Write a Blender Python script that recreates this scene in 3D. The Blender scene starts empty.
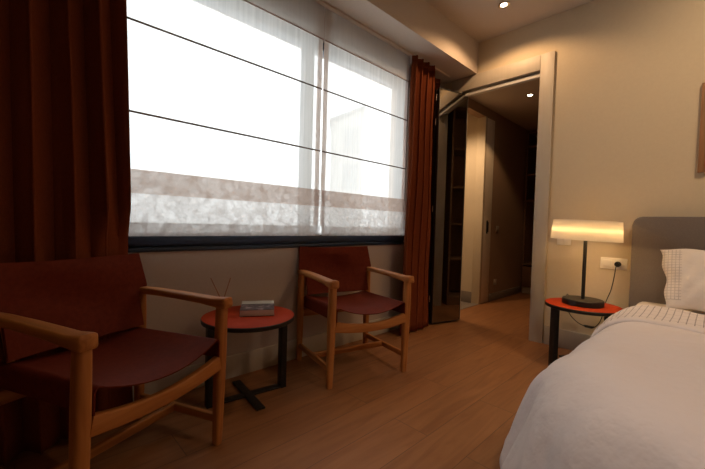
import bpy, bmesh, math, random
from mathutils import Vector, Matrix
random.seed(7)
PI = math.pi
scn = bpy.context.scene
COL = scn.collection

# ------------------------------------------------------------------ camera
cam_d = bpy.data.cameras.new('camera')
cam = bpy.data.objects.new('camera', cam_d)
COL.objects.link(cam)
yaw, pitch, roll = math.radians(46.07), math.radians(-1.68), math.radians(1.63)
cy_, sy_ = math.cos(yaw), math.sin(yaw)
fwd = Vector((-sy_ * math.cos(pitch), cy_ * math.cos(pitch), math.sin(pitch)))
rt = Vector((cy_, sy_, 0))
up = rt.cross(fwd)
r2 = rt * math.cos(roll) + up * math.sin(roll)
u2 = -rt * math.sin(roll) + up * math.cos(roll)
m = Matrix.Identity(4)
for i in range(3):
    m[i][0], m[i][1], m[i][2] = r2[i], u2[i], -fwd[i]
m[0][3], m[1][3], m[2][3] = 2.014, 0.0, 0.95
cam.matrix_world = m
cam_d.sensor_fit = 'HORIZONTAL'
cam_d.sensor_width = 36.0
cam_d.lens = 36.0 * 351.2 / 705.0
cam_d.clip_start = 0.02
scn.camera = cam

# ------------------------------------------------------------------ world, exposure
wd = bpy.data.worlds.new('sky')
scn.world = wd
wd.use_nodes = True
bg = wd.node_tree.nodes['Background']
bg.inputs[0].default_value = (0.96, 0.98, 1.0, 1)
bg.inputs[1].default_value = 2.55
scn.view_settings.view_transform = 'Standard'
scn.view_settings.look = 'None'
scn.view_settings.gamma = 1.0
scn.view_settings.exposure = 0.0
scn.view_settings.use_curve_mapping = False

WARM = (1.0, 0.60, 0.30)
def spot(name, loc, energy, size=80, blend=0.35, color=WARM, radius=0.03, aim=None):
    d = bpy.data.lights.new(name, 'SPOT')
    d.energy = energy; d.spot_size = math.radians(size); d.spot_blend = blend
    d.color = color; d.shadow_soft_size = radius
    o = bpy.data.objects.new(name, d)
    COL.objects.link(o); o.location = loc
    if aim: o.rotation_euler = (Vector(aim) - Vector(loc)).to_track_quat('-Z', 'Y').to_euler()
    return o

# ------------------------------------------------------------------ materials
def new_mat(name):
    mt = bpy.data.materials.new(name); mt.use_nodes = True
    nt = mt.node_tree
    return mt, nt, nt.nodes['Principled BSDF']
def N(nt, t, **kw):
    n = nt.nodes.new(t)
    for k, v in kw.items(): setattr(n, k, v)
    return n
def mapping(nt, scale=(1, 1, 1), rot=(0, 0, 0)):
    tc = N(nt, 'ShaderNodeTexCoord'); mp = N(nt, 'ShaderNodeMapping')
    mp.inputs['Scale'].default_value = scale; mp.inputs['Rotation'].default_value = rot
    nt.links.new(tc.outputs['Object'], mp.inputs['Vector'])
    return mp
def ramp(nt, fac, stops):
    r = N(nt, 'ShaderNodeValToRGB'); e = r.color_ramp.elements
    while len(e) < len(stops): e.new(0.5)
    for i, (p, c) in enumerate(stops):
        e[i].position = p; e[i].color = (*c, 1)
    nt.links.new(fac, r.inputs['Fac'])
    return r
def bump(nt, p, height, strength=0.2, dist=0.002):
    b = N(nt, 'ShaderNodeBump'); b.inputs['Strength'].default_value = strength; b.inputs['Distance'].default_value = dist
    nt.links.new(height, b.inputs['Height']); nt.links.new(b.outputs['Normal'], p.inputs['Normal'])
def noisy(name, c1, c2, scale=20, rough=0.6, bs=0.1, metal=0.0, stretch=(1, 1, 1), detail=4, spec=0.5, bdist=0.002):
    mt, nt, p = new_mat(name)
    mp = mapping(nt, stretch)
    nz = N(nt, 'ShaderNodeTexNoise'); nz.inputs['Scale'].default_value = scale; nz.inputs['Detail'].default_value = detail
    nt.links.new(mp.outputs[0], nz.inputs['Vector'])
    r = ramp(nt, nz.outputs['Fac'], [(0.3, c1), (0.7, c2)])
    nt.links.new(r.outputs[0], p.inputs['Base Color'])
    p.inputs['Roughness'].default_value = rough; p.inputs['Metallic'].default_value = metal
    p.inputs['Specular IOR Level'].default_value = spec
    if bs: bump(nt, p, nz.outputs['Fac'], bs, bdist)
    return mt
def emit(name, color, strength):
    mt = bpy.data.materials.new(name); mt.use_nodes = True
    nt = mt.node_tree; nt.nodes.clear()
    e = N(nt, 'ShaderNodeEmission'); o = N(nt, 'ShaderNodeOutputMaterial')
    e.inputs[0].default_value = (*color, 1); e.inputs[1].default_value = strength
    nt.links.new(e.outputs[0], o.inputs[0])
    return mt
def oak(name, axis):
    mt, nt, p = new_mat(name)
    s = [38, 38, 38]; s[axis] = 2.2
    mp = mapping(nt, tuple(s))
    nz = N(nt, 'ShaderNodeTexNoise'); nz.inputs['Scale'].default_value = 1.0; nz.inputs['Detail'].default_value = 6
    nz.inputs['Distortion'].default_value = 0.6
    nt.links.new(mp.outputs[0], nz.inputs['Vector'])
    r = ramp(nt, nz.outputs['Fac'], [(0.25, (0.29, 0.10, 0.026)), (0.5, (0.46, 0.175, 0.045)), (0.75, (0.56, 0.235, 0.066))])
    nt.links.new(r.outputs[0], p.inputs['Base Color'])
    p.inputs['Roughness'].default_value = 0.48; p.inputs['Specular IOR Level'].default_value = 0.3
    bump(nt, p, nz.outputs['Fac'], 0.08, 0.001)
    return mt
OAK = [oak('oak_grain_%s' % 'xyz'[i], i) for i in range(3)]
LEATHER = noisy('oxblood_leather', (0.125, 0.018, 0.007), (0.165, 0.026, 0.010), 55, 0.6, 0.12, detail=8, spec=0.09)
RUST = noisy('rust_curtain_cloth', (0.17, 0.040, 0.013), (0.215, 0.052, 0.018), 260, 0.9, 0.12, stretch=(1, 1, 0.3), spec=0.1)
WALL = noisy('cream_wall_paint', (0.63, 0.53, 0.385), (0.65, 0.55, 0.40), 60, 0.85, 0.04, spec=0.2)
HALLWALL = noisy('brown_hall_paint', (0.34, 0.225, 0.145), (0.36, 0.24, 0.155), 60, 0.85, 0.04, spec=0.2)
DOORWHITE = noisy('pale_door_lacquer', (0.80, 0.70, 0.56), (0.83, 0.73, 0.59), 8, 0.5, 0.02)
WALLW = noisy('greyish_window_wall', (0.50, 0.415, 0.36), (0.52, 0.435, 0.38), 60, 0.85, 0.04, spec=0.2)  # darker, greyer tone than the other bedroom walls
PALETRACK = noisy('pale_track_coating', (0.74, 0.71, 0.66), (0.77, 0.74, 0.69), 30, 0.4, 0.0)
CEIL = noisy('ceiling_paint', (0.60, 0.52, 0.45), (0.62, 0.54, 0.47), 60, 0.9, 0.03, spec=0.2)
TRIM = noisy('greige_lacquered_trim', (0.50, 0.44, 0.36), (0.53, 0.47, 0.38), 8, 0.5, 0.02, stretch=(6, 6, 0.5))
NAVY = noisy('navy_window_frame', (0.016, 0.031, 0.058), (0.019, 0.036, 0.066), 30, 0.35, 0.02)
BLACK = noisy('black_metal', (0.012, 0.011, 0.010), (0.018, 0.016, 0.015), 40, 0.45, 0.04, metal=0.2)
BLACKPL = noisy('black_plastic', (0.010, 0.010, 0.010), (0.014, 0.014, 0.014), 40, 0.4, 0.02)
RED = noisy('red_table_lacquer', (0.38, 0.034, 0.006), (0.42, 0.041, 0.007), 14, 0.6, 0.02, spec=0.12)
ALU = noisy('aluminium_track', (0.62, 0.60, 0.57), (0.66, 0.64, 0.60), 30, 0.35, 0.02, metal=0.7)
WHITEPL = noisy('white_plastic', (0.86, 0.80, 0.70), (0.88, 0.82, 0.72), 30, 0.4, 0.0)
HEADB = noisy('taupe_headboard_fabric', (0.165, 0.138, 0.125), (0.21, 0.18, 0.165), 320, 0.95, 0.3, spec=0.15)
SHEET = noisy('white_sheet', (0.72, 0.66, 0.62), (0.76, 0.70, 0.66), 12, 0.85, 0.15, spec=0.2, bdist=0.01)
DARKWOOD = noisy('dark_wardrobe_wood', (0.20, 0.11, 0.060), (0.25, 0.145, 0.08), 6, 0.55, 0.05, stretch=(1, 1, 8))
PALEWOOD = noisy('pale_wardrobe_front', (0.42, 0.36, 0.29), (0.45, 0.39, 0.32), 8, 0.55, 0.02)
BASEBD = noisy('hall_skirting_grey', (0.22, 0.19, 0.165), (0.25, 0.21, 0.18), 8, 0.55, 0.02)
STONE = noisy('bathroom_floor_tile', (0.20, 0.17, 0.15), (0.25, 0.21, 0.19), 5, 0.5, 0.02)
CHROME = noisy('polished_steel', (0.62, 0.60, 0.58), (0.66, 0.64, 0.62), 30, 0.25, 0.0, metal=1.0)
FRAMEWOOD = noisy('picture_frame_wood', (0.27, 0.13, 0.055), (0.36, 0.18, 0.08), 10, 0.5, 0.05, stretch=(6, 6, 0.6))
RODCOL = noisy('brown_rod_sleeve', (0.13, 0.09, 0.07), (0.16, 0.11, 0.085), 30, 0.8, 0.0)
REED = noisy('brown_reed', (0.30, 0.12, 0.045), (0.36, 0.15, 0.06), 40, 0.7, 0.05)
PAPER = noisy('page_block', (0.60, 0.50, 0.46), (0.66, 0.55, 0.51), 30, 0.9, 0.05, stretch=(1, 1, 20))
RENDER_W = noisy('pale_facade', (0.50, 0.49, 0.47), (0.54, 0.53, 0.51), 2, 0.9, 0.0)
RENDER_D = noisy('grey_window_glass', (0.34, 0.35, 0.36), (0.38, 0.39, 0.40), 2, 0.4, 0.0)

# floor planks: long boards along the window wall
def floor_mat():
    mt, nt, p = new_mat('oak_plank_floor')
    mp = mapping(nt, (1, 1, 1), (0, 0, PI / 2))
    bk = N(nt, 'ShaderNodeTexBrick'); bk.offset = 0.37
    bk.inputs['Scale'].default_value = 1.0
    bk.inputs['Brick Width'].default_value = 1.35; bk.inputs['Row Height'].default_value = 0.19
    bk.inputs['Mortar Size'].default_value = 0.0016; bk.inputs['Mortar Smooth'].default_value = 0.3
    bk.inputs['Color1'].default_value = (0.2, 0.2, 0.2, 1); bk.inputs['Color2'].default_value = (0.8, 0.8, 0.8, 1)
    bk.inputs['Mortar'].default_value = (0.5, 0.5, 0.5, 1)
    nt.links.new(mp.outputs[0], bk.inputs['Vector'])
    mp2 = mapping(nt, (15, 1.6, 1))
    add = N(nt, 'ShaderNodeVectorMath', operation='ADD')
    sc_ = N(nt, 'ShaderNodeVectorMath', operation='SCALE'); sc_.inputs['Scale'].default_value = 9.0
    nt.links.new(bk.outputs['Color'], sc_.inputs[0])
    nt.links.new(mp2.outputs[0], add.inputs[0]); nt.links.new(sc_.outputs[0], add.inputs[1])
    nz = N(nt, 'ShaderNodeTexNoise'); nz.inputs['Scale'].default_value = 1.4; nz.inputs['Detail'].default_value = 7
    nz.inputs['Distortion'].default_value = 1.2
    nt.links.new(add.outputs[0], nz.inputs['Vector'])
    r = ramp(nt, nz.outputs['Fac'], [(0.25, (0.255, 0.103, 0.038)), (0.5, (0.325, 0.139, 0.052)), (0.78, (0.385, 0.170, 0.066))])
    hv = N(nt, 'ShaderNodeMix', data_type='RGBA', blend_type='MULTIPLY'); hv.inputs[0].default_value = 0.22
    nt.links.new(r.outputs[0], hv.inputs[6]); nt.links.new(bk.outputs['Color'], hv.inputs[7])
    mx = N(nt, 'ShaderNodeMix', data_type='RGBA')
    nt.links.new(bk.outputs['Fac'], mx.inputs[0]); nt.links.new(hv.outputs[2], mx.inputs[6])
    mx.inputs[7].default_value = (0.12, 0.055, 0.025, 1)
    nt.links.new(mx.outputs[2], p.inputs['Base Color'])
    p.inputs['Roughness'].default_value = 0.48
    p.inputs['Specular IOR Level'].default_value = 0.35
    inv = N(nt, 'ShaderNodeMath', operation='SUBTRACT'); inv.inputs[0].default_value = 1.0
    nt.links.new(bk.outputs['Fac'], inv.inputs[1])
    bump(nt, p, inv.outputs[0], 0.35, 0.0015)
    return mt
FLOOR = floor_mat()

# sheer blind cloth: lets part of the daylight straight through, scatters the rest
def sheer(name, col, transp, transl, gloss=0.0, bs=0.25, nscale=(90, 6, 6), weave=True):
    mt = bpy.data.materials.new(name); mt.use_nodes = True
    nt = mt.node_tree; nt.nodes.clear()
    out = N(nt, 'ShaderNodeOutputMaterial')
    tr = N(nt, 'ShaderNodeBsdfTransparent'); tl = N(nt, 'ShaderNodeBsdfTranslucent'); df = N(nt, 'ShaderNodeBsdfDiffuse')
    tl.inputs[0].default_value = (*col, 1); df.inputs[0].default_value = (*col, 1)
    mp = mapping(nt, nscale)
    nz = N(nt, 'ShaderNodeTexNoise'); nz.inputs['Scale'].default_value = 1; nz.inputs['Detail'].default_value = 5
    nt.links.new(mp.outputs[0], nz.inputs['Vector'])
    b = N(nt, 'ShaderNodeBump'); b.inputs['Strength'].default_value = bs; b.inputs['Distance'].default_value = 0.01
    nt.links.new(nz.outputs['Fac'], b.inputs['Height'])
    for s in (tl, df): nt.links.new(b.outputs[0], s.inputs['Normal'])
    m1 = N(nt, 'ShaderNodeMixShader'); m1.inputs[0].default_value = transl
    nt.links.new(df.outputs[0], m1.inputs[1]); nt.links.new(tl.outputs[0], m1.inputs[2])
    m2 = N(nt, 'ShaderNodeMixShader')
    mr = N(nt, 'ShaderNodeMapRange'); mr.inputs[1].default_value = 0.3; mr.inputs[2].default_value = 0.7
    mr.inputs[3].default_value = max(0, transp * (0.8 if weave else 0.45)); mr.inputs[4].default_value = min(1, transp * (1.2 if weave else 1.75))
    nt.links.new(nz.outputs['Fac'], mr.inputs[0]); nt.links.new(mr.outputs[0], m2.inputs[0])
    nt.links.new(m1.outputs[0], m2.inputs[1]); nt.links.new(tr.outputs[0], m2.inputs[2])
    nt.links.new(m2.outputs[0], out.inputs[0])
    return mt
SHEER = sheer('sheer_blind_cloth', (0.90, 0.87, 0.82), 0.34, 0.62, nscale=(60, 60, 1.2))
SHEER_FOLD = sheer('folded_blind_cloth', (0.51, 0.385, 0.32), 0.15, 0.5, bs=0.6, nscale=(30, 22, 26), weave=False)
VALANCE = sheer('valance_blind_cloth', (0.66, 0.62, 0.58), 0.15, 0.5, bs=0.1, nscale=(30, 60, 2))
SHEER_LOOP = sheer('creased_blind_cloth', (0.70, 0.66, 0.64), 0.27, 0.55, bs=0.8, nscale=(30, 26, 20), weave=False)

def glass_mat(name, tint, refl_rough=0.02, mirror=None):
    mt = bpy.data.materials.new(name); mt.use_nodes = True
    nt = mt.node_tree; nt.nodes.clear()
    out = N(nt, 'ShaderNodeOutputMaterial')
    tr = N(nt, 'ShaderNodeBsdfTransparent'); tr.inputs[0].default_value = (*tint, 1)
    gl = N(nt, 'ShaderNodeBsdfGlossy'); gl.inputs['Roughness'].default_value = refl_rough
    fr = N(nt, 'ShaderNodeFresnel')
    ge = N(nt, 'ShaderNodeNewGeometry'); ma = N(nt, 'ShaderNodeMath', operation='MULTIPLY_ADD')      # same reflectance from both faces of the pane
    nt.links.new(ge.outputs['Backfacing'], ma.inputs[0]); ma.inputs[1].default_value = 1 / 1.5 - 1.5; ma.inputs[2].default_value = 1.5
    nt.links.new(ma.outputs[0], fr.inputs[0])
    mx = N(nt, 'ShaderNodeMixShader')
    if mirror: mx.inputs[0].default_value = mirror; gl.inputs[0].default_value = (0.80, 0.77, 0.73, 1)
    else: nt.links.new(fr.outputs[0], mx.inputs[0])
    nt.links.new(tr.outputs[0], mx.inputs[1]); nt.links.new(gl.outputs[0], mx.inputs[2])
    nt.links.new(mx.outputs[0], out.inputs[0])
    return mt
GLASS = glass_mat('window_glass', (0.95, 0.97, 0.97))
SMOKED = glass_mat('smoked_door_glass', (0.16, 0.16, 0.15), mirror=0.36)
BOTTLE = glass_mat('clear_bottle_glass', (0.80, 0.74, 0.66))

def shade_mat():
    mt = bpy.data.materials.new('white_shade_fabric'); mt.use_nodes = True
    nt = mt.node_tree; nt.nodes.clear()
    out = N(nt, 'ShaderNodeOutputMaterial')
    tl = N(nt, 'ShaderNodeBsdfTranslucent'); df = N(nt, 'ShaderNodeBsdfDiffuse')
    for s in (tl, df): s.inputs[0].default_value = (0.88, 0.84, 0.78, 1)
    mp = mapping(nt, (140, 140, 1))
    nz = N(nt, 'ShaderNodeTexNoise'); nz.inputs['Scale'].default_value = 1
    nt.links.new(mp.outputs[0], nz.inputs[0])
    b = N(nt, 'ShaderNodeBump'); b.inputs['Strength'].default_value = 0.1; b.inputs['Distance'].default_value = 0.002
    nt.links.new(nz.outputs['Fac'], b.inputs['Height']); nt.links.new(b.outputs[0], df.inputs['Normal'])
    mx = N(nt, 'ShaderNodeMixShader'); mx.inputs[0].default_value = 0.5
    nt.links.new(df.outputs[0], mx.inputs[1]); nt.links.new(tl.outputs[0], mx.inputs[2]); nt.links.new(mx.outputs[0], out.inputs[0])
    return mt
SHADE = shade_mat()

# white bed linen with printed thin grey lines in a rectangle of object space
def linen(name, base, line, sx, sy, wx, wy, lo, hi, ax=0, ay=1, bscale=9, bs=0.7):
    mt, nt, p = new_mat(name)
    tc = N(nt, 'ShaderNodeTexCoord'); sp = N(nt, 'ShaderNodeSeparateXYZ')
    nt.links.new(tc.outputs['Object'], sp.inputs[0])
    def M(op, a, b=None, c=None):
        n = N(nt, 'ShaderNodeMath', operation=op)
        for i, v in enumerate((a, b, c)):
            if v is None: continue
            if isinstance(v, (int, float)): n.inputs[i].default_value = v
            else: nt.links.new(v, n.inputs[i])
        return n.outputs[0]
    X, Y = sp.outputs[ax], sp.outputs[ay]
    lx = M('LESS_THAN', M('FRACT', M('DIVIDE', X, sx)), wx)
    ly = M('LESS_THAN', M('FRACT', M('DIVIDE', Y, sy)), wy)
    g = M('MAXIMUM', lx, ly)
    for ch, a, b_ in ((X, lo[0], hi[0]), (Y, lo[1], hi[1])):
        g = M('MULTIPLY', g, M('MULTIPLY', M('GREATER_THAN', ch, a), M('LESS_THAN', ch, b_)))
    nz = N(nt, 'ShaderNodeTexNoise'); nz.inputs['Scale'].default_value = 25
    nt.links.new(tc.outputs['Object'], nz.inputs[0])
    g = M('MULTIPLY', g, M('MULTIPLY_ADD', nz.outputs['Fac'], 0.9, 0.25))
    mx = N(nt, 'ShaderNodeMix', data_type='RGBA'); nt.links.new(g, mx.inputs[0])
    mx.inputs[6].default_value = (*base, 1); mx.inputs[7].default_value = (*line, 1)
    nt.links.new(mx.outputs[2], p.inputs['Base Color'])
    p.inputs['Roughness'].default_value = 0.8; p.inputs['Specular IOR Level'].default_value = 0.2
    p.inputs['Sheen Weight'].default_value = 0.15
    n2 = N(nt, 'ShaderNodeTexNoise'); n2.inputs['Scale'].default_value = bscale; n2.inputs['Detail'].default_value = 4
    nt.links.new(tc.outputs['Object'], n2.inputs[0])
    bump(nt, p, n2.outputs['Fac'], bs, 0.022)
    return mt
LINEN = linen('white_duvet_cotton', (0.80, 0.73, 0.715), (0.80, 0.73, 0.715), 1, 1, .1, .1, (9, 9), (9, 9))
LINEN_GRID = linen('duvet_band_print', (0.78, 0.71, 0.685), (0.20, 0.165, 0.165), 0.0265, 0.088, 0.15, 0.035, (1.0, 2.085), (4, 2.43))
LINEN_PILLOW = linen('pillow_print', (0.80, 0.745, 0.72), (0.45, 0.41, 0.42), 0.0175, 0.0175, 0.2, 0.2, (-0.345, -0.14), (-0.250, 0.175), 0, 2, 14, 0.35)

# ------------------------------------------------------------------ mesh helpers
def finish(bm, name, mat, parent=None, smooth=False, loc=None, rotz=None, autosmooth=None):
    bmesh.ops.recalc_face_normals(bm, faces=bm.faces)
    me = bpy.data.meshes.new(name)
    bm.to_mesh(me); bm.free()
    mats = mat if isinstance(mat, (list, tuple)) else [mat]
    for mt in mats: me.materials.append(mt)
    if smooth:
        for p in me.polygons: p.use_smooth = True
        if autosmooth:
            me.set_sharp_from_angle(angle=math.radians(autosmooth))
    o = bpy.data.objects.new(name, me)
    COL.objects.link(o)
    if parent: o.parent = parent
    if loc: o.location = loc
    if rotz is not None: o.rotation_euler = (0, 0, rotz)
    return o
def box_bm(bm, lo, hi, bevel=0.0, seg=2, mi=0):
    r = bmesh.ops.create_cube(bm, size=1)
    vs = r['verts']
    for v in vs:
        v.co = Vector([lo[i] + (v.co[i] + .5) * (hi[i] - lo[i]) for i in range(3)])
    fs = {f for v in vs for f in v.link_faces}
    for f in fs: f.material_index = mi
    if bevel:
        es = list({e for v in vs for e in v.link_edges})
        bmesh.ops.bevel(bm, geom=es, offset=bevel, segments=seg, profile=.5, affect='EDGES')
def box(name, lo, hi, mat, parent=None, bevel=0.0, seg=2):
    bm = bmesh.new(); box_bm(bm, lo, hi, bevel, seg)
    return finish(bm, name, mat, parent, smooth=bevel > 0, autosmooth=40)
def loft_bm(bm, rings, cap=True, closed=False):
    R = [[bm.verts.new(p) for p in r] for r in rings]
    n = len(R[0])
    pairs = list(zip(R[:-1], R[1:])) + ([(R[-1], R[0])] if closed else [])
    for a, b in pairs:
        for i in range(n):
            bm.faces.new((a[i], a[(i + 1) % n], b[(i + 1) % n], b[i]))
    if cap and not closed:
        bm.faces.new(R[0]); bm.faces.new(list(reversed(R[-1])))
def rrect(w, h, r, k=3):
    pts = []
    for cx, cy, a0 in ((w/2-r, h/2-r, 0), (-w/2+r, h/2-r, PI/2), (-w/2+r, -h/2+r, PI), (w/2-r, -h/2+r, 1.5*PI)):
        for i in range(k + 1):
            a = a0 + PI / 2 * i / k
            pts.append((cx + r * math.cos(a), cy + r * math.sin(a)))
    return pts
def bar_bm(bm, path, sizes, r=0.006, upv=(0, 0, 1)):
    """rounded-rectangle bar along a path; sizes = (side, up) per point"""
    rings = []; P = [Vector(p) for p in path]
    for i, p in enumerate(P):
        t = (P[min(i + 1, len(P) - 1)] - P[max(i - 1, 0)]).normalized()
        u = Vector(upv); s = t.cross(u).normalized(); u = s.cross(t)
        w, h = sizes[i] if isinstance(sizes, list) else sizes
        rr = min(r, w * .49, h * .49)
        rings.append([p + s * a + u * b for a, b in rrect(w, h, rr)])
    loft_bm(bm, rings)
def tube_bm(bm, path, rad, n=8):
    rings = []; P = [Vector(p) for p in path]; u = None
    for i, p in enumerate(P):
        t = (P[min(i + 1, len(P) - 1)] - P[max(i - 1, 0)]).normalized()
        if u is None:
            u = t.orthogonal().normalized()
        u = (u - t * u.dot(t)).normalized(); s = t.cross(u)
        rr = rad[i] if isinstance(rad, (list, tuple)) else rad
        rings.append([p + (s * math.cos(2*PI*k/n) + u * math.sin(2*PI*k/n)) * rr for k in range(n)])
    loft_bm(bm, rings)
def lathe_bm(bm, prof, c=(0, 0, 0), n=48, mis=None):
    """profile of (r, z); r=0 closes"""
    rings = []
    for r, z in prof:
        if r < 1e-6: rings.append([bm.verts.new((c[0], c[1], c[2] + z))])
        else: rings.append([bm.verts.new((c[0] + r * math.cos(2*PI*k/n), c[1] + r * math.sin(2*PI*k/n), c[2] + z)) for k in range(n)])
    for j, (a, b) in enumerate(zip(rings[:-1], rings[1:])):
        for k in range(n):
            k2 = (k + 1) % n
            if len(a) == 1 and len(b) == 1: continue
            if len(a) == 1: f = bm.faces.new((a[0], b[k], b[k2]))
            elif len(b) == 1: f = bm.faces.new((a[k], b[0], a[k2]))
            else: f = bm.faces.new((a[k], b[k], b[k2], a[k2]))
            if mis: f.material_index = mis[j]
def sheet_bm(bm, fn, nu, nv, thick=0.004):
    """surface fn(u,v) with thickness along its normals (thick=0: single cloth layer)"""
    G = [[Vector(fn(i / nu, j / nv)) for j in range(nv + 1)] for i in range(nu + 1)]
    if thick == 0:
        V = [[bm.verts.new(p) for p in row] for row in G]
        for i in range(nu):
            for j in range(nv): bm.faces.new((V[i][j], V[i+1][j], V[i+1][j+1], V[i][j+1]))
        return
    def nrm(i, j):
        a = G[min(i + 1, nu)][j] - G[max(i - 1, 0)][j]; b = G[i][min(j + 1, nv)] - G[i][max(j - 1, 0)]
        c = a.cross(b)
        return c.normalized() if c.length > 1e-9 else Vector((0, 0, 1))
    A = [[bm.verts.new(G[i][j] + nrm(i, j) * thick / 2) for j in range(nv + 1)] for i in range(nu + 1)]
    B = [[bm.verts.new(G[i][j] - nrm(i, j) * thick / 2) for j in range(nv + 1)] for i in range(nu + 1)]
    for i in range(nu):
        for j in range(nv):
            bm.faces.new((A[i][j], A[i+1][j], A[i+1][j+1], A[i][j+1]))
            bm.faces.new((B[i][j], B[i][j+1], B[i+1][j+1], B[i+1][j]))
    for i in range(nu):
        bm.faces.new((A[i][0], B[i][0], B[i+1][0], A[i+1][0])); bm.faces.new((A[i][nv], A[i+1][nv], B[i+1][nv], B[i][nv]))
    for j in range(nv):
        bm.faces.new((A[0][j], A[0][j+1], B[0][j+1], B[0][j])); bm.faces.new((A[nu][j], B[nu][j], B[nu][j+1], A[nu][j+1]))
def extrude_outline(bm, pts, axis, lo, hi):
    """polygon pts (2D) extruded along axis between lo and hi"""
    def co(p, t):
        c = [0, 0, 0]; o = [a for a in range(3) if a != axis]
        c[o[0]], c[o[1]], c[axis] = p[0], p[1], t
        return c
    loft_bm(bm, [[co(p, lo) for p in pts], [co(p, hi) for p in pts]])
def thing(name, label, cat, loc=(0, 0, 0), rotz=0, group=None):
    o = bpy.data.objects.new(name, None); COL.objects.link(o)
    o.empty_display_size = 0.1
    o.location = loc; o.rotation_euler = (0, 0, rotz)
    o['label'] = label; o['category'] = cat
    if group: o['group'] = group
    return o
def tag(o, label, cat, group=None):
    o['label'] = label; o['category'] = cat
    if group: o['group'] = group
    return o
def struct(o): o['kind'] = 'structure'; return o
def boxes(name, lst, mat, parent=None, bevel=0.0):
    bm = bmesh.new()
    for lo, hi in lst: box_bm(bm, lo, hi, bevel)
    return finish(bm, name, mat, parent, smooth=bevel > 0, autosmooth=40)

# ------------------------------------------------------------------ room shell
YB, ZC, XR, YR = 3.193, 2.712, 4.6, -1.7
WY0, WY1, WZ0, WZ1 = 0.15, 2.62, 0.79, 2.26          # window opening
struct(boxes('floor', [((-0.01, YR, -0.1), (XR, YB, 0)), ((0.0, YB, -0.1), (1.35, 6.3, 0))], FLOOR))
struct(box('ceiling', (-0.12, YR - .1, ZC), (XR + .1, YB + .12, ZC + .1), CEIL))
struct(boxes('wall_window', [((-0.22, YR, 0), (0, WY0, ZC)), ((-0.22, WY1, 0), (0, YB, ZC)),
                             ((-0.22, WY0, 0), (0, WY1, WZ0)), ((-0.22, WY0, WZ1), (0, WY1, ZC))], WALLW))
struct(boxes('wall_back', [((-0.22, YB, 0), (0.2, YB + .12, ZC)), ((0.945, YB, 0), (XR, YB + .12, ZC)), ((0.2, YB, 2.30), (0.945, YB + .12, ZC))], WALL))
struct(box('wall_right', (XR, YR, 0), (XR + .1, YB, ZC), WALL))
struct(box('wall_rear', (-0.22, YR - .1, 0), (XR + .1, YR, ZC), WALL))
struct(box('trim_soffit', (0.0, YR, 2.42), (0.36, YB, ZC), CEIL))
struct(box('baseboard_window', (0, YR, 0), (0.014, YB, 0.135), TRIM, bevel=0.003))
struct(box('baseboard_back', (1.045, YB - .014, 0), (XR, YB, 0.15), TRIM, bevel=0.003))
struct(box('baseboard_right', (XR - .014, YR, 0), (XR, YB, 0.15), TRIM, bevel=0.003))
# door casing: flat boards and head, lining inside the opening
struct(boxes('trim_door_casing', [((0.93, YB - .022, 0), (1.037, YB, 2.412)), ((0.10, YB - .022, 2.285), (0.928, YB, 2.412)),
                                  ((0.10, YB - .022, 0), (0.205, YB, 2.285)),
                                  ((0.93, YB, 0), (0.945, YB + .13, 2.30)), ((0.19, YB, 0), (0.205, YB + .13, 2.30)), ((0.205, YB, 2.285), (0.93, YB + .13, 2.30))], TRIM, bevel=0.002))
struct(box('trim_door_track', (0.208, YB + .004, 2.240), (0.928, YB + .05, 2.268), PALETRACK, bevel=0.002))

# hall beyond the opening
HY = YB + .12
struct(box('ceiling_hall', (-0.1, HY, 2.42), (1.35, 6.3, 2.52), CEIL))
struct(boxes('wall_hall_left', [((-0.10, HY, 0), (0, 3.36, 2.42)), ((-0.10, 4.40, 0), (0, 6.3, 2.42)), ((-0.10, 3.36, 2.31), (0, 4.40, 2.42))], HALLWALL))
struct(box('wall_hall_right', (1.35, HY, 0), (1.45, 6.3, 2.52), WALL))
struct(box('wall_hall_end', (-0.1, 6.3, 0), (1.45, 6.4, 2.52), WALL))
struct(box('baseboard_hall', (0, 4.41, 0), (0.014, 5.40, 0.10), BASEBD, bevel=0.003))
# bathroom behind the hall doorway
struct(box('floor_bathroom', (-0.40, 3.30, -0.1), (-0.01, 4.15, 0.0), STONE))
struct(boxes('wall_bathroom', [((-0.42, 4.15, 0), (-0.10, 4.25, 2.52)), ((-0.42, 3.32, 0), (-0.40, 4.15, 2.52)), ((-0.42, 3.30, 0), (-0.10, 3.32, 2.52))], WALL))
struct(box('ceiling_bathroom', (-0.42, 3.30, 2.42), (-0.1, 4.25, 2.52), CEIL))
struct(box('baseboard_bathroom', (-0.40, 4.136, 0), (-0.10, 4.15, 0.14), BASEBD, bevel=0.003))
struct(box('trim_hall_jamb', (-0.10, 4.14, 0), (0.004, 4.185, 2.31), WALL, bevel=0.002))
struct(box('trim_hall_threshold', (-0.10, 3.36, -0.02), (0.0, 4.40, 0.004), BASEBD))
d2 = bpy.data.objects.new('door_2', None); COL.objects.link(d2); d2.location = (-0.02, 4.28, 0); d2['kind'] = 'structure'
box('door_leaf', (-0.02, -0.093, 0.006), (0.02, 0.119, 2.305), DOORWHITE, d2, bevel=0.002)
hb = boxes('door_handle', [((0.020, -0.016, 0.880), (0.026, 0.018, 1.045)), ((0.026, 0.008, 0.90), (0.036, 0.018, 1.025)), ((0.026, -0.010, 0.905), (0.032, 0.0, 0.93))], BLACK, d2, bevel=0.002)

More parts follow.
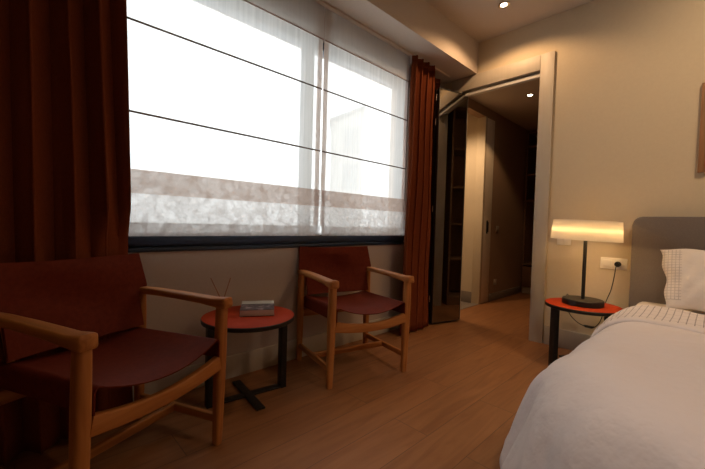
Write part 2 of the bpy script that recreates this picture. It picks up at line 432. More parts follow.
# folding smoked-glass door, two leaves folded against each other
d1 = bpy.data.objects.new('door_1', None); COL.objects.link(d1); d1.location = (0.222, YB + .045, 0); d1['kind'] = 'structure'
ang = math.atan2(2.868 - (YB + .02), 0.112 - 0.222)
d1.rotation_euler = (0, 0, ang)
Lw = 0.355
for k, off in enumerate((0.0, -0.045)):
    lf = boxes('door_leaf', [((0, off, 0.012), (0.008, off + .03, 2.262)), ((Lw - .008, off, 0.012), (Lw, off + .03, 2.262)),
                             ((.008, off, 0.012), (Lw - .008, off + .03, 0.022)), ((.008, off, 2.252), (Lw - .008, off + .03, 2.262))], BLACK, d1, bevel=0.002)
    box('glass_pane', (.006, off + .018, 0.02), (Lw - .006, off + .028, 2.254), SMOKED, lf)
for z in (0.25, 1.12, 1.95, 2.18):
    bm = bmesh.new(); tube_bm(bm, [(Lw + .004, -.008, z - .03), (Lw + .004, -.008, z + .03)], 0.007, 12)
    finish(bm, 'door_hinge', CHROME, d1, True, autosmooth=50)

# window: navy frame, mullion, panes
w1 = bpy.data.objects.new('window_1', None); COL.objects.link(w1); w1.location = (-0.06, 1.2, WZ0); w1['kind'] = 'structure'
def wl(x, y, z): return (x + .06, y - 1.2, z - WZ0)
boxes('window_frame', [(wl(-.11, WY0, WZ0), wl(-.02, WY1, WZ0 + .085)), (wl(-.11, WY0, WZ1 - .06), wl(-.02, WY1, WZ1)),
                       (wl(-.11, WY0, WZ0 + .085), wl(-.02, WY0 + .06, WZ1 - .06)), (wl(-.11, WY1 - .06, WZ0 + .085), wl(-.02, WY1, WZ1 - .06)),
                       (wl(-.10, 1.475, WZ0 + .085), wl(-.03, 1.545, WZ1 - .06))], NAVY, w1, bevel=0.004)
boxes('window_ledge', [(wl(-.02, WY0, WZ0 - .012), wl(.010, WY1, WZ0 + .012)), (wl(-.02, WY0, WZ0 + .02), wl(.004, WY1, WZ0 + .085))], NAVY, w1, bevel=0.004)
for a, b in ((WY0 + .05, 1.485), (1.535, WY1 - .05)):
    box('window_pane', wl(-.072, a, WZ0 + .075), wl(-.066, b, WZ1 - .05), GLASS, w1)

# ------------------------------------------------------------------ building across the street
bl = thing('apartment_building', 'pale apartment building seen faintly through the right hand sheer blind', 'building', (-8.0, 9.22, -8), math.radians(-42.6))
bm = bmesh.new()
extrude_outline(bm, [(-0.62, 0), (0.62, 0), (0.62, 13.38), (-0.62, 12.86)], 0, -1.6, 0.0)
finish(bm, 'facade', RENDER_W, bl)
for zz in (8.9, 10.3, 11.7):
    wf = box('window', (0.0, -.12, zz), (0.03, .45, zz + 0.95), RENDER_D, bl)
bm = bmesh.new()
extrude_outline(bm, [(-0.70, 12.83), (0.68, 13.41), (0.68, 13.52), (-0.70, 12.94)], 0, -1.7, 0.10)
finish(bm, 'roof_edge', RENDER_D, bl)

# ------------------------------------------------------------------ roman blinds
XBL = 0.092
def roman_blind(name, y0, y1, label):
    t = thing(name, label, 'blind', (XBL, (y0 + y1) / 2, 2.42), 0, 'sheer roman blinds')
    a, b = y0 - (y0 + y1) / 2, y1 - (y0 + y1) / 2
    def flat(za, zb, x, wob=0.003, seed=0.0, nv=30, ya=a, yb=b, crease=0.0):
        bm = bmesh.new()
        def fn(u, v):
            y = ya + (yb - ya) * u; z = za + (zb - za) * v
            xx = x + wob * math.sin(9 * y + 3 * z + seed) * math.sin(5.1 * z + seed)
            if crease:
                xx += crease * (math.sin(61 * y + 14 * math.sin(17 * z + seed)) * .5 + math.sin(97 * y - 39 * z + seed) * .35 + math.sin(140 * y + 88 * z) * .25)
            return (xx, y, z - 2.42)
        sheet_bm(bm, fn, 90, nv, 0)
        return bm
    finish(flat(0.868, 2.42, 0.0), 'cloth', SHEER, t, True)
    for z, off in ((1.868, 0.006), (1.447, 0.006)):
        bm = bmesh.new(); tube_bm(bm, [(off, a, z - 2.42), (off, b, z - 2.42)], 0.0050, 8)
        finish(bm, 'rod', RODCOL, t, True, autosmooth=60)
    bm = bmesh.new(); tube_bm(bm, [(0.008, a, 2.203 - 2.42), (0.008, b, 2.203 - 2.42)], 0.0045, 8)
    finish(bm, 'rod', SHEER_FOLD, t, True, autosmooth=60)
    finish(flat(2.203, 2.418, 0.010, 0.002), 'valance', VALANCE, t, True)
    finish(flat(1.067, 1.180, 0.014, 0.002, 1.0, 16, crease=0.0012), 'fold_band', SHEER_FOLD, t, True)
    finish(flat(0.868, 1.067, 0.016, 0.004, 2.0, 26, crease=0.0016), 'lower_fold', SHEER_LOOP, t, True)
    finish(flat(0.864, 0.93, 0.021, 0.001, 3.0, 8, crease=0.0005), 'hem', SHEER_LOOP, t, True)
    for ya, yb in ((a, a + .04), (b - .04, b)):
        finish(flat(0.93, 2.42, -0.003, 0.002, 0.5, 30, ya, yb), 'side_hem', SHEER_FOLD, t, True)
    return t
roman_blind('roman_blind', 0.30, 1.519, 'wide sheer white roman blind, the larger one between the left curtain and the gap')
roman_blind('roman_blind', 1.533, 2.47, 'narrower sheer white roman blind with a building showing through, beside the right curtain')

# ------------------------------------------------------------------ curtains on a rail
rl = box('curtain_rail', (0.122, YR + .05, 2.404), (0.150, 3.06, 2.419), CEIL, bevel=0.003)
tag(rl, 'slim pale curtain rail fixed under the soffit above the blinds', 'curtain rail')
def curtain(name, y0, y1, pleats, label, x0=0.132, amp=0.033, lean=0.0, zb=0.012, seed=0, squeeze=None, press=False, lean0=0.0):
    yc = (y0 + y1) / 2
    t = thing(name, label, 'curtain', (x0, yc, 0), 0, 'rust red curtains')
    rnd = random.Random(seed); ph = [rnd.uniform(-.5, .5) for _ in range(40)]; am = [rnd.uniform(.7, 1.15) for _ in range(40)]
    def fn(u, v):
        z = zb + (2.356 - zb) * v
        f = u * pleats; k = int(f); g = f - k
        A = am[k] * (1 - g) + am[k + 1] * g; P = ph[k] * (1 - g) + ph[k + 1] * g
        w = 2 * PI * f + P + 0.25 * math.sin(2.2 * z + k)
        s = math.sin(w); s = math.copysign(abs(s) ** 0.75, s)
        y = y0 + (y1 - y0) * u + 0.016 * math.sin(2 * w) + lean * (1 - v) * u + lean0 * (1 - v) * (1 - u)
        x = A * amp * (0.9 + 0.15 * (1 - v)) * s + (0.005 * math.sin(5 * z + 4 * u))
        if squeeze:
            q = min(1, max(0, (y - squeeze) / .05)); q = q * q * (3 - 2 * q)
            x = x * (1 - q) + (0.042 - x0 + x * .45) * q
        if press:      # the chair back pushes the cloth flatter here
            lim = 0.105 + max(0, 0.36 - y) * 0.45 + max(0, (z - .84)) * 0.5 - x0
            if x > lim: x = lim + (x - lim) * .05
        return (x, y - yc, z)
    bm = bmesh.new(); sheet_bm(bm, fn, int(pleats * 18), 36, 0.003)
    finish(bm, 'drape', RUST, t, True)
    def fh(u, v):
        p = fn(u, 1.0); return (p[0], p[1], 2.354 + v * 0.049)
    bm = bmesh.new(); sheet_bm(bm, fh, int(pleats * 18), 2, 0.006)
    finish(bm, 'heading', RUST, t, True)
curtain('curtain', -0.75, 0.316, 10, 'long rust red curtain behind the near armchair at the left', x0=0.164, amp=0.044, lean=0.085, seed=3, press=True)
curtain('curtain', 2.450, 3.04, 6.5, 'long rust red curtain beside the folded glass door', x0=0.154, amp=0.034, seed=5, squeeze=2.79, lean0=-0.085)

# ------------------------------------------------------------------ armchairs
W, DP = 0.54, 0.48
def make_chair(label, loc, rotz):
    t = thing('armchair', label, 'armchair', loc, rotz, 'leather sling armchairs')
    hx, hy = DP / 2, W / 2
    for sx in (1, -1):
        for sy in (1, -1):
            bm = bmesh.new()
            top = 0.604
            zs = [0.0, 0.008, 0.10, 0.30, 0.42, 0.53, top]
            ws = [0.030, 0.034, 0.037, 0.043, 0.044, 0.042, 0.040] if sx > 0 else [0.030, 0.034, 0.036, 0.041, 0.042, 0.040, 0.036]
            rings = []
            for z, w in zip(zs, ws):
                cx = sx * hx + (-0.014 * (1 - z / top) if sx > 0 else -0.008 * (1 - z / top))
                rings.append([(cx + a, sy * hy + b, z) for a, b in rrect(w, w, w * .3)])
            loft_bm(bm, rings)
            finish(bm, 'leg', OAK[2], t, True, autosmooth=50)
    for sy in (1, -1):
        bm = bmesh.new()
        xs = [-hx - .022, -hx - .016, -hx + .03, -hx + .10, 0.0, hx - .10, hx - .04, hx + .012, hx + .03, hx + .035]
        zt = [0.607, 0.613, 0.616, 0.617, 0.615, 0.611, 0.609, 0.614, 0.615, 0.609]
        zb = [0.593, 0.588, 0.584, 0.586, 0.585, 0.580, 0.574, 0.568, 0.570, 0.577]
        wd_ = [0.030, 0.040, 0.046, 0.050, 0.054, 0.056, 0.056, 0.054, 0.052, 0.044]
        bar_bm(bm, [(x, sy * (hy + .002), (a + b) / 2 + .015) for x, a, b in zip(xs, zt, zb)], [(w, a - b) for w, a, b in zip(wd_, zt, zb)], 0.010)
        finish(bm, 'armrest', OAK[0], t, True, autosmooth=50)
    # bowed front rail
    bm = bmesh.new(); path = []; sz = []
    for i in range(17):
        u = -1 + 2 * i / 16
        path.append((hx, u * (hy - .018), 0.358 - 0.030 * (1 - u * u))); sz.append((0.030, 0.050 + 0.012 * u * u))
    bar_bm(bm, path, sz, 0.007); finish(bm, 'front_rail', OAK[1], t, True, autosmooth=50)
    bm = bmesh.new(); bar_bm(bm, [(-hx - .004, -hy + .018, 0.33), (-hx - .004, hy - .018, 0.33)], (0.026, 0.05), 0.006)
    finish(bm, 'rear_rail', OAK[1], t, True, autosmooth=50)
    for sy in (1, -1):
        bm = bmesh.new(); bar_bm(bm, [(-hx, sy * hy, 0.105), (hx, sy * hy, 0.112)], (0.022, 0.034), 0.006)
        finish(bm, 'side_stretcher', OAK[0], t, True, autosmooth=50)
        bm = bmesh.new(); bar_bm(bm, [(-hx - .01, sy * (hy - .0435), 0.420), (hx - .045, sy * (hy - .0435), 0.434)], (0.020, 0.026), 0.008)
        finish(bm, 'seat_rail', OAK[0], t, True, autosmooth=50)
    bm = bmesh.new(); bar_bm(bm, [(-.02, -hy, 0.108), (-.02, hy, 0.108)], (0.024, 0.036), 0.006)
    finish(bm, 'cross_stretcher', OAK[1], t, True, autosmooth=50)
    # leather sling seat, wrapped down over the side rails
    sec = []
    for i in range(8): sec.append((-0.2445, 0.385 + i * 0.0075))
    for i in range(7):
        a = PI - (i / 6) * PI * .55
        sec.append((-0.2275 + 0.017 * math.cos(a), 0.444 + 0.019 * math.sin(a)))
    inner = []
    for i in range(25):
        y = -0.216 + 0.432 * i / 24; q = (y / .226) ** 2
        inner.append((y, 0.462 - 0.024 * (1 - q)))
    full = sec + inner + [(-y, z) for y, z in reversed(sec)]
    def fs(u, v):
        f = u * (len(full) - 1); k = min(int(f), len(full) - 2); g = f - k
        y = full[k][0] * (1 - g) + full[k + 1][0] * g; z = full[k][1] * (1 - g) + full[k + 1][1] * g
        x = -hx + 0.005 + (DP + .008) * v
        mid = max(0, 1 - (y / .235) ** 2)
        z += -0.014 * (1 - v) - 0.012 * mid * math.sin(PI * v)
        x += 0.016 * mid * (v > .999)
        z -= 0.024 * mid * max(0, (v - .80) / .20) ** 2
        return (x, y, z)
    bm = bmesh.new(); sheet_bm(bm, fs, (len(full) - 1), 26, 0.005)
    finish(bm, 'seat', LEATHER, t, True, autosmooth=60)
    # leather sling backrest: below the arms between the posts, above them wrapped round the stiles
    def fb(u, v):
        z = 0.462 + 0.322 * v
        k = min(1, max(0, (z - .60) / .03)); k = k * k * (3 - 2 * k)
        half = 0.243 * (1 - k) + (0.292 - 0.014 * max(0, (z - .63) / .15)) * k
        s = 2 * u - 1
        x = -0.188 - 0.085 * v - 0.022 * (1 - s * s) * math.sin(PI * min(1, v + .15)) + 0.004 * math.sin(9 * v + 3 * s) * (1 - s * s)
        return (x, s * half, z - 0.006 * (1 - s * s) * v)
    bm = bmesh.new(); sheet_bm(bm, fb, 30, 26, 0.012)
    finish(bm, 'backrest', LEATHER, t, True, autosmooth=60)
    for sy in (1, -1):
        bm = bmesh.new(); tube_bm(bm, [(-0.201, sy * .228, .455), (-0.226, sy * .232, .56), (-0.252, sy * .252, .66), (-0.282, sy * .252, .772)], [.011, .012, .013, .011], 10)
        finish(bm, 'back_stile', OAK[2], t, True)
    return t
make_chair('wooden armchair with dark leather sling seat, nearest in front of the left curtain', (0.479, 0.282, 0), math.radians(24.3))
make_chair('wooden armchair with dark leather sling seat, farther one below the window by the book table', (0.344, 1.624, 0), math.radians(-13.9))

# ------------------------------------------------------------------ round tables
def round_table(name, label, c, r, zt, dirv, group):
    t = thing(name, label, 'table', (c[0], c[1], 0), 0, group)
    bm = bmesh.new()
    lathe_bm(bm, [(0, -.024), (r - .006, -.024), (r - .001, -.021), (r, -.004), (r - .003, 0), (r - .006, .0012), (0, .0012)], (0, 0, zt), 72, [1, 1, 1, 1, 0, 0])
    finish(bm, 'tabletop', [RED, BLACK], t, True, autosmooth=40)
    d = Vector((dirv[0], dirv[1], 0)).normalized(); p = Vector((-d.y, d.x, 0))
    q = 0.202
    for s in (1, -1):
        bm = bmesh.new()
        a = d * (s * q)
        bar_bm(bm, [a + Vector((0, 0, 0.0)), a + Vector((0, 0, zt - .024))], (0.050, 0.034), 0.003, upv=d)
        finish(bm, 'leg', BLACK, t, True, autosmooth=40)
    bm = bmesh.new()
    bar_bm(bm, [d * (-q), d * q], (0.045, 0.010), 0.002)
    for v in bm.verts: v.co.z += 0.006
    finish(bm, 'base_bar', BLACK, t, True, autosmooth=40)
    bm = bmesh.new()
    bar_bm(bm, [p * -.185, p * .185], (0.045, 0.010), 0.002)
    for v in bm.verts: v.co.z += 0.0065
    finish(bm, 'base_bar', BLACK, t, True, autosmooth=40)
    return t
TZ = 0.441
round_table('side_table', 'round red topped side table with black frame between the two armchairs', (0.272, 0.918), 0.243, TZ, (0.12, 0.993), 'round red side tables')
round_table('side_table', 'round red topped side table with black legs beside the bed', (1.385, 2.848), 0.232, 0.436, (0.62, 0.78), 'round red side tables')
TT = TZ + .0012

# book on the table between the chairs
def cover_mat():
    mt, nt, p = new_mat('book_cover')
    tc = N(nt, 'ShaderNodeTexCoord'); sp = N(nt, 'ShaderNodeSeparateXYZ'); nt.links.new(tc.outputs['Object'], sp.inputs[0])
    nz = N(nt, 'ShaderNodeTexNoise'); nz.inputs['Scale'].default_value = 28; nz.inputs['Detail'].default_value = 3
    nt.links.new(tc.outputs['Object'], nz.inputs[0])
    photo = ramp(nt, nz.outputs['Fac'], [(0.40, (0.045, 0.035, 0.045)), (0.55, (0.12, 0.10, 0.11)), (0.66, (0.48, 0.40, 0.42))])
    mr = N(nt, 'ShaderNodeMath', operation='LESS_THAN'); mr.inputs[1].default_value = 0.030
    nt.links.new(sp.outputs['Y'], mr.inputs[0])
    mx = N(nt, 'ShaderNodeMix', data_type='RGBA'); nt.links.new(mr.outputs[0], mx.inputs[0])
    mx.inputs[6].default_value = (0.56, 0.56, 0.49, 1); nt.links.new(photo.outputs[0], mx.inputs[7])
    nt.links.new(mx.outputs[2], p.inputs['Base Color']); p.inputs['Roughness'].default_value = 0.35
    return mt
bk = thing('book', 'grey paperback book with a dark photo on the cover, lying on the red table', 'book', (0.228, 0.992, TT), math.radians(60))
box('page_block', (-0.0884, -0.108, 0.002), (0.088, 0.108, 0.034), PAPER, bk, bevel=0.001)
cv = boxes('cover', [((-0.09, -0.110, 0.034), (0.09, 0.110, 0.036)), ((-0.09, -0.110, 0.0), (0.09, 0.110, 0.002)), ((-0.09, -0.110, 0.002), (-.0885, 0.110, 0.034))], cover_mat(), bk)

# reed diffuser
rd = thing('reed_diffuser', 'small clear bottle with two thin brown reeds, on the red table behind the near armchair', 'diffuser', (0.218, 0.792, TT))
bm = bmesh.new(); lathe_bm(bm, [(0, 0), (.024, 0), (.027, .004), (.027, .05), (.018, .062), (.010, .068), (.010, .08), (.0075, .08), (.0075, .066), (.015, .06), (.0245, .048), (.0245, .006), (0, .004)], n=28)
finish(bm, 'bottle', BOTTLE, rd, True, autosmooth=50)
for dx, dy in ((-.030, -.052), (.012, .036)):
    bm = bmesh.new(); tube_bm(bm, [(-dx * .25, -dy * .25, .008), (0, 0, .075), (dx, dy, .205)], .0022, 7)
    finish(bm, 'reed', REED, rd, True)

# ------------------------------------------------------------------ table lamp
LX, LY, LZ = 1.383, 2.85, 0.4372
lp = thing('table_lamp', 'black stemmed table lamp with a lit flat white drum shade, on the bedside table', 'lamp', (LX, LY, LZ))
bm = bmesh.new(); lathe_bm(bm, [(0, 0), (.119, 0), (.124, .004), (.124, .036), (.120, .040), (0, .040)], n=64)
finish(bm, 'base', BLACK, lp, True, autosmooth=40)
bm = bmesh.new(); tube_bm(bm, [(0, 0, .03), (0, 0, .50)], .0115, 16)
finish(bm, 'stem', BLACK, lp, True, autosmooth=50)
s0, s1 = 0.886 - LZ, 1.020 - LZ
bm = bmesh.new(); lathe_bm(bm, [(.211, s0), (.201, s1), (.1995, s1), (.2095, s0), (.211, s0)], n=96)
bmesh.ops.remove_doubles(bm, verts=bm.verts, dist=1e-5)
sh = finish(bm, 'lamp_shade', SHADE, lp, True, autosmooth=60)
bm = bmesh.new(); lathe_bm(bm, [(0, s1 - .012), (.194, s1 - .012), (.194, s1 - .009), (0, s1 - .009)], n=64)
lid = finish(bm, 'shade_lid', SHADE, lp, True, autosmooth=40)
bm = bmesh.new(); zr = (s0 + s1) / 2 - .002
lathe_bm(bm, [(.193, zr - .003), (.196, zr - .003), (.196, zr + .003), (.193, zr + .003), (.193, zr - .003)], n=72)
bmesh.ops.remove_doubles(bm, verts=bm.verts, dist=1e-5)
ring = finish(bm, 'light_ring', emit('warm_light_ring', (1.0, 0.62, 0.24), 58.0), lp)
bm = bmesh.new()
for a in (0.3, 2.4, 4.5): tube_bm(bm, [(0, 0, zr - .008), (.179 * math.cos(a), .179 * math.sin(a), zr - .006)], .003, 8)
arms = finish(bm, 'shade_arms', BLACK, lp, True)
tilt = Matrix.Rotation(math.radians(1.9), 4, Vector((-.22, .97, 0)))       # the shade sits slightly askew on its stem
piv = Matrix.Translation((0, 0, (s0 + s1) / 2))
for o in (sh, lid, ring, arms): o.matrix_local = piv @ tilt @ piv.inverted()
# cord from the wall plug down behind the table, along the floor side and up to the lamp base
cz = -LZ
pl = (1.520 - LX, YB - .03 - LY, 0.713 + cz)
path = [pl, (1.515 - LX, YB - .060 - LY, .690 + cz), (1.507 - LX, YB - .055 - LY, .62 + cz), (1.49 - LX, YB - .045 - LY, .52 + cz), (1.46 - LX, YB - .035 - LY, .42 + cz),
        (1.44 - LX, YB - .035 - LY, .30 + cz), (1.41 - LX, YB - .04 - LY, .235 + cz), (1.37 - LX, YB - .045 - LY, .218 + cz), (1.30 - LX, YB - .05 - LY, .235 + cz), (1.24 - LX, YB - .055 - LY, .29 + cz),
        (1.215 - LX, YB - .06 - LY, .37 + cz), (1.215 - LX, YB - .07 - LY, .445 + cz), (1.24 - LX, YB - .12 - LY, .452 + cz), (1.30 - LX, YB - .22 - LY, .450 + cz), (1.345 - LX, 2.955 - LY, .449 + cz)]
def smooth_path(P, k=6):
    P = [Vector(p) for p in P]; out = []
    for i in range(len(P) - 1):
        a, b, c, d = P[max(i - 1, 0)], P[i], P[i + 1], P[min(i + 2, len(P) - 1)]
        for j in range(k):
            s = j / k
            out.append(.5 * ((2 * b) + (c - a) * s + (2 * a - 5 * b + 4 * c - d) * s * s + (3 * b - a - 3 * c + d) * s ** 3))
    return out + [P[-1]]
bm = bmesh.new(); tube_bm(bm, smooth_path(path), .0030, 7)
cord = finish(bm, 'cord', BLACKPL, lp, True)
bm = bmesh.new(); bar_bm(bm, [(1.40 - LX, YB - .04 - LY, .228 + cz), (1.385 - LX, YB - .043 - LY, .221 + cz), (1.345 - LX, YB - .045 - LY, .222 + cz), (1.33 - LX, YB - .046 - LY, .226 + cz)], [(.012, .010), (.022, .018), (.022, .018), (.012, .010)], .005)
finish(bm, 'cord_switch', BLACKPL, cord, True)
bm = bmesh.new()
for k, (r, y0, y1) in enumerate(((.019, -.008, -.038), (.014, -.038, -.055))):
    tube_bm(bm, [(1.520 - LX, YB + y0 - LY, .713 + cz), (1.520 - LX, YB + y1 - LY, .713 + cz)], r, 18)
finish(bm, 'plug', BLACKPL, cord, True, autosmooth=40)

# ------------------------------------------------------------------ wall plates
so = thing('wall_socket', 'white double wall plate with a black plug in it, between lamp and headboard', 'socket', (1.492, YB, 0.714))
bm = bmesh.new(); box_bm(bm, (-.081, -.008, -.042), (.081, -.0005, .042), .003); finish(bm, 'plate', WHITEPL, so, True, autosmooth=40)
bm = bmesh.new(); box_bm(bm, (-.068, -.0125, -.027), (-.012, -.008, .027), .0015); finish(bm, 'switch_rocker', WHITEPL, so, True, autosmooth=40)
bm = bmesh.new()
lathe_bm(bm, [(.027, 0), (.027, .004), (.022, .004), (.022, .001), (0, .001)], n=32)
for v in bm.verts: v.co = Vector((v.co.x + .028, -.008 - v.co.z, v.co.y))
finish(bm, 'outlet', WHITEPL, so, True, autosmooth=40)
sw = thing('light_switch', 'white switch plate on the back wall partly hidden behind the lamp shade', 'switch', (1.160, YB, 0.872))
bm = bmesh.new(); box_bm(bm, (-.05, -.008, -.041), (.05, -.0005, .041), .003); finish(bm, 'plate', WHITEPL, sw, True, autosmooth=40)
for a, b in ((-.036, -.001), (.001, .036)):
    bm = bmesh.new(); box_bm(bm, (a, -.012, -.027), (b, -.008, .027), .0015); finish(bm, 'rocker', WHITEPL, sw, True, autosmooth=40)
for name, lab, cat, y, z in (('light_switch', 'pale square switch on the dim hall wall above the hall outlet', 'switch', 4.58, .94), ('wall_socket', 'pale square outlet low on the dim hall wall', 'socket', 4.575, .24)):
    s = thing(name, lab, cat, (0.0, y, z))
    bm = bmesh.new(); box_bm(bm, (.0005, -.041, -.041), (.008, .041, .041), .003); finish(bm, 'plate', PALEWOOD, s, True, autosmooth=40)
    bm = bmesh.new()
    if cat == 'switch': box_bm(bm, (.008, -.027, -.027), (.012, .027, .027), .0015)
    else:
        lathe_bm(bm, [(.027, 0), (.027, .004), (.022, .004), (.022, .001), (0, .001)], n=24)
        for v in bm.verts: v.co = Vector((.008 + v.co.z, v.co.x, v.co.y))
    finish(bm, 'rocker' if cat == 'switch' else 'outlet', PALEWOOD, s, True, autosmooth=40)

# picture at the right edge
pf = thing('picture_frame', 'wooden picture frame on the wall above the bed, cut by the right edge', 'picture', (2.30, YB, 1.63))
boxes('frame', [((-.392, -.028, -.285), (-.362, -.001, .285)), ((.362, -.028, -.285), (.392, -.001, .285)), ((-.362, -.028, .255), (.362, -.001, .285)), ((-.362, -.028, -.285), (.362, -.001, -.255))], FRAMEWOOD, pf, bevel=0.002)
def art():
    mt, nt, p = new_mat('abstract_print')
    mp = mapping(nt, (3, 1, 5)); nz = N(nt, 'ShaderNodeTexNoise'); nz.inputs['Scale'].default_value = 1.4
    nt.links.new(mp.outputs[0], nz.inputs[0])
    r = ramp(nt, nz.outputs['Fac'], [(0.38, (0.05, 0.02, 0.015)), (0.5, (0.36, 0.10, 0.03)), (0.64, (0.40, 0.22, 0.12))])
    nt.links.new(r.outputs[0], p.inputs['Base Color']); p.inputs['Roughness'].default_value = 0.6
    return mt
box('print', (-.363, -.012, -.256), (.363, -.002, .256), art(), pf)

# ------------------------------------------------------------------ bed
BX0, BX1 = 1.652, 3.35
bd = thing('bed', 'double bed with a tall taupe upholstered headboard against the back wall', 'bed', ((BX0 + BX1) / 2, 2.0, 0))
ox, oy = (BX0 + BX1) / 2, 2.0
bm = bmesh.new()
pts = []
hx0, hx1, hz1, rr = 1.602 - ox, 3.40 - ox, 1.058, .055
for cx, cz_, a0 in ((hx1 - rr, hz1 - rr, 0), (hx0 + rr, hz1 - rr, PI / 2)):
    for i in range(9):
        a = a0 + PI / 2 * i / 8; pts.append((cx + rr * math.cos(a), cz_ + rr * math.sin(a)))
pts += [(hx0, 0.02), (hx1, 0.02)]
extrude_outline(bm, pts, 1, 3.095 - oy, YB - .016 - oy)
es = [e for e in bm.edges if abs(e.verts[0].co.y - e.verts[1].co.y) < 1e-6 and e.verts[0].co.y < 3.1 - oy]
bmesh.ops.bevel(bm, geom=es, offset=.016, segments=4, profile=.5, affect='EDGES')
finish(bm, 'headboard', HEADB, bd, True, autosmooth=50)
box('bed_base', (BX0 - ox + .02, 1.22 - oy, .10), (BX1 - ox - .02, 3.09 - oy, .25), HEADB, bd, bevel=.012)
box('mattress', (BX0 - ox, 1.18 - oy, .25), (BX1 - ox, 3.088 - oy, .488), SHEET, bd, bevel=.045, seg=5)
for sx in (BX0 - ox + .08, BX1 - ox - .08):
    for sy in (1.30 - oy, 3.0 - oy):
        bm = bmesh.new(); tube_bm(bm, [(sx, sy, 0), (sx, sy, .10)], [.02, .025], 16); finish(bm, 'leg', BLACK, bd, True, autosmooth=40)

# duvet: draped cloth, top plane then rounding over the sides and the foot
def drape(px, py, top, x0, y0, out_r=0.20, tilt=0.33, fold=1.0, push=0.0, R=0.28):
    dx = min(0.0, px - x0 - R); dy = min(0.0, py - y0 - R)
    h = math.hypot(dx, dy); d = h - R
    def puff(a, b):
        return (0.010 * math.sin(3.1 * a + 1.3 * b) * math.sin(2.3 * b - a) + 0.006 * math.sin(7 * a - 4 * b) + 0.005 * math.sin(9 * b + 5 * a + 1) * math.sin(4 * a)
                + 0.0035 * math.sin(19 * a - 11 * b) * math.sin(6 * b) + 0.004 * math.sin(13 * b + 4 * math.sin(5 * a)) * math.sin(3 * a + 1) + 0.002 * math.sin(34 * a + 9 * b) * math.sin(7 * b - 3 * a))
    if d <= 0: return Vector((px, py, top + puff(px, py)))
    nx, ny = dx / h, dy / h
    bx, by = max(px, x0 + R), max(py, y0 + R)
    arc = out_r * (PI / 2 - tilt)
    if d < arc:
        a = d / out_r; o = out_r * math.sin(a); dr = out_r * (1 - math.cos(a))
    else:
        a = PI / 2 - tilt; o = out_r * math.sin(a) + (d - arc) * math.sin(tilt); dr = out_r * (1 - math.cos(a)) + (d - arc) * math.cos(tilt)
    th = math.atan2(-dy, -dx)
    s = by - bx + th * 0.45
    k = min(1, max(0, (d - .05) / .30))
    o += fold * k * (0.012 * math.sin(17 * s + 1.2 + 2 * math.sin(3 * d)) + 0.010 * math.sin(33 * s + 2 * d) + 0.005 * math.sin(7.3 * s) + .006 * math.sin(58 * s - 5 * d))
    z = top - dr + puff(bx + nx * R, by + ny * R)
    return Vector((bx + nx * (R + o + push), by + ny * (R + o + push), max(z, .035)))
DT, DX0, DY0 = 0.540, 1.81, 1.02
dv = thing('duvet', 'white duvet spread over the bed and hanging down its side, turned back near the pillow', 'duvet', (2.5, 1.7, .5))
bm = bmesh.new()
def fd(u, v):
    px = (DX0 - .50) + (3.30 - DX0 + .50) * u
    py = (DY0 - .50) + (2.40 - DY0 + .50) * v
    return drape(px, py, DT, DX0, DY0) - Vector((2.5, 1.7, .5))
sheet_bm(bm, fd, 110, 120, 0.022)
finish(bm, 'duvet_cover', LINEN, dv, True)
bm = bmesh.new()
def fb2(u, v):
    px = (DX0 - .42) + (3.30 - DX0 + .42) * u
    lo = 2.035 + 0.012 * math.sin(5 * px) + 0.03 * max(0, DX0 - px)
    py = lo + (2.455 - lo) * v
    edge = math.sin(PI * min(1, max(0, v))) ** .25 if 0 < v < 1 else 0
    p = drape(px, py, DT + .006 + .016 * edge, DX0, DY0, push=.008 + .008 * edge)
    return p - Vector((2.5, 1.7, .5))
sheet_bm(bm, fb2, 100, 40, 0.014)
for v in bm.verts: v.co += Vector((2.5, 1.7, .5))
tb = finish(bm, 'turned_back_band', LINEN_GRID, dv, True)
tb.location = (-2.5, -1.7, -.5)
tb['label'] = 'turned back strip printed with thin grey lines'

# pillow leaning against the headboard
pw = thing('pillow', 'white pillow with a thin grey grid border leaning on the headboard', 'pillow', (2.125, 2.925, .683))
pw.rotation_euler = (math.radians(-20), math.radians(-1.5), math.radians(2))
bm = bmesh.new()
def fp_side(sgn):
    def f(u, v):
        a, b = 2 * u - 1, 2 * v - 1
        e = max(0.0, (1 - abs(a) ** 2.6)) ** .55 * max(0.0, (1 - abs(b) ** 2.4)) ** .55
        w, h = .345, .185
        x = a * w * (1 - .04 * (1 - b * b) * (abs(a))) ; z = b * h * (1 - .06 * (1 - a * a) * 0)
        z += .006 * math.sin(9 * a + 1) * abs(b) ** 3
        x += .007 * math.sin(7 * b + 2) * abs(a) ** 3 - .012 * max(0, -a) + .034 * max(0, -a) * (1 - b) / 2
        y = sgn * (.004 + .075 * e) + .004 * math.sin(11 * a + 5 * b) * e + .003 * math.sin(23 * a - 9 * b) * e
        return (x, y, z)
    return f
NU, NV = 64, 44
F, B = fp_side(-1), fp_side(1)
A_ = [[bm.verts.new(F(i / NU, j / NV)) for j in range(NV + 1)] for i in range(NU + 1)]
B_ = [[bm.verts.new(B(i / NU, j / NV)) for j in range(NV + 1)] for i in range(NU + 1)]
for i in range(NU):
    for j in range(NV):
        bm.faces.new((A_[i][j], A_[i+1][j], A_[i+1][j+1], A_[i][j+1])); bm.faces.new((B_[i][j], B_[i][j+1], B_[i+1][j+1], B_[i+1][j]))
for i in range(NU):
    for j in (0, NV): bm.faces.new((A_[i][j], B_[i][j], B_[i+1][j], A_[i+1][j]))
for j in range(NV):
    for i in (0, NU): bm.faces.new((A_[i][j], A_[i][j+1], B_[i][j+1], B_[i][j]))
finish(bm, 'pillow_case', LINEN_PILLOW, pw, True)

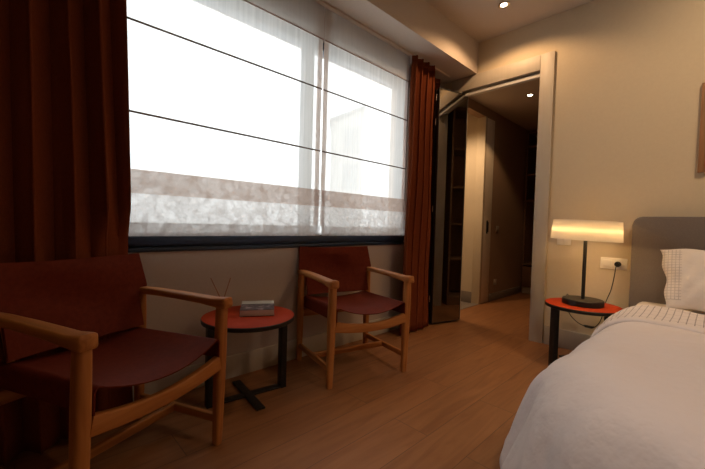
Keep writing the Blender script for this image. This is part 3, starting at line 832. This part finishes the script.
# ------------------------------------------------------------------ hall wardrobe
wr = thing('wardrobe', 'dark open wardrobe with shelves at the end of the hall', 'wardrobe', (0.68, 5.75, 0))
boxes('carcass', [((-.665, -.30, 0), (-.647, .30, 2.38)), ((.645, -.30, 0), (.665, .30, 2.38)), ((-.647, .285, 0), (.645, .30, 2.38)), ((-.647, -.30, 2.36), (.645, .285, 2.38))], DARKWOOD, wr)
for z in (.42, 1.36, 1.74, 2.15):
    box('shelf', (-.647, -.30, z), (.645, .285, z + .022), DARKWOOD, wr)
box('drawer', (-.645, -.318, .10), (.643, -.30, .40), DARKWOOD, wr, bevel=.002)
box('plinth', (-.645, -.306, 0), (.643, -.30, .095), PALEWOOD, wr)

cl = thing('closet', 'dark shelved closet along the right side of the hall, mirrored in the glass door', 'closet', (1.14, 4.2, 0))
boxes('carcass', [((.17, -.80, 0), (.20, .80, 2.38)), ((-.19, -.80, 0), (.17, -.78, 2.38)), ((-.19, .78, 0), (.17, .80, 2.38)), ((-.19, -.01, .10), (.17, .01, 2.36)), ((-.19, -.78, 2.36), (.17, .78, 2.38)), ((-.18, -.78, 0), (.17, .78, .10))], DARKWOOD, cl)
for z in (.55, .98, 1.42, 1.88):
    box('shelf', (-.18, -.78, z), (.17, .78, z + .022), DARKWOOD, cl)

# ------------------------------------------------------------------ ceiling lights
BULB = emit('lit_bulb', (1.0, 0.86, 0.62), 28.0)
def downlight(label, x, y, z, energy, size, blend, group='recessed ceiling lights'):
    t = thing('ceiling_light', label, 'ceiling light', (x, y, z), 0, group)
    bm = bmesh.new(); lathe_bm(bm, [(.024, -.001), (.043, -.001), (.044, -.004), (.040, -.007), (.027, -.005), (.024, -.001)], n=36)
    bmesh.ops.remove_doubles(bm, verts=bm.verts, dist=1e-5)
    finish(bm, 'trim_ring', CHROME, t, True, autosmooth=50)
    bm = bmesh.new(); lathe_bm(bm, [(0, -.010), (.011, -.009), (.019, -.005), (.023, -.0015), (0, -.001)], n=30)
    finish(bm, 'bulb', BULB, t, True, autosmooth=60)
    s = spot('lamp_beam', (0, 0, -.022), energy, size, blend, radius=.02)
    s.parent = t
    return t
downlight('recessed ceiling light in the bedroom ceiling near the soffit', .775, 2.779, ZC, 20, 150, .4)
downlight('recessed ceiling light in the dim hall ceiling', 0.529, 4.07, 2.42, 11, 110, .3)
# unseen bedroom spots added to brighten bed and walls; bathroom downlight outside the view
spot('bedroom_fill_spot', (2.7, -0.3, ZC - .03), 85, 62, .7, (1.0, .80, .66), .05, (2.2, 1.15, .4))
spot('bedroom_fill_spot', (3.0, 1.9, ZC - .03), 34, 150, .7, (1.0, .70, .45), .05)
spot('bedroom_fill_spot', (2.35, 2.25, ZC - .03), 40, 125, .9, (1.0, .71, .44), .05, (2.15, 3.19, 1.55))  # added wash of light on the back wall
spot('bathroom_downlight', (-.20, 3.42, 2.38), 55, 95, .8, (1.0, .68, .40), .05, (-.10, 4.15, .75))
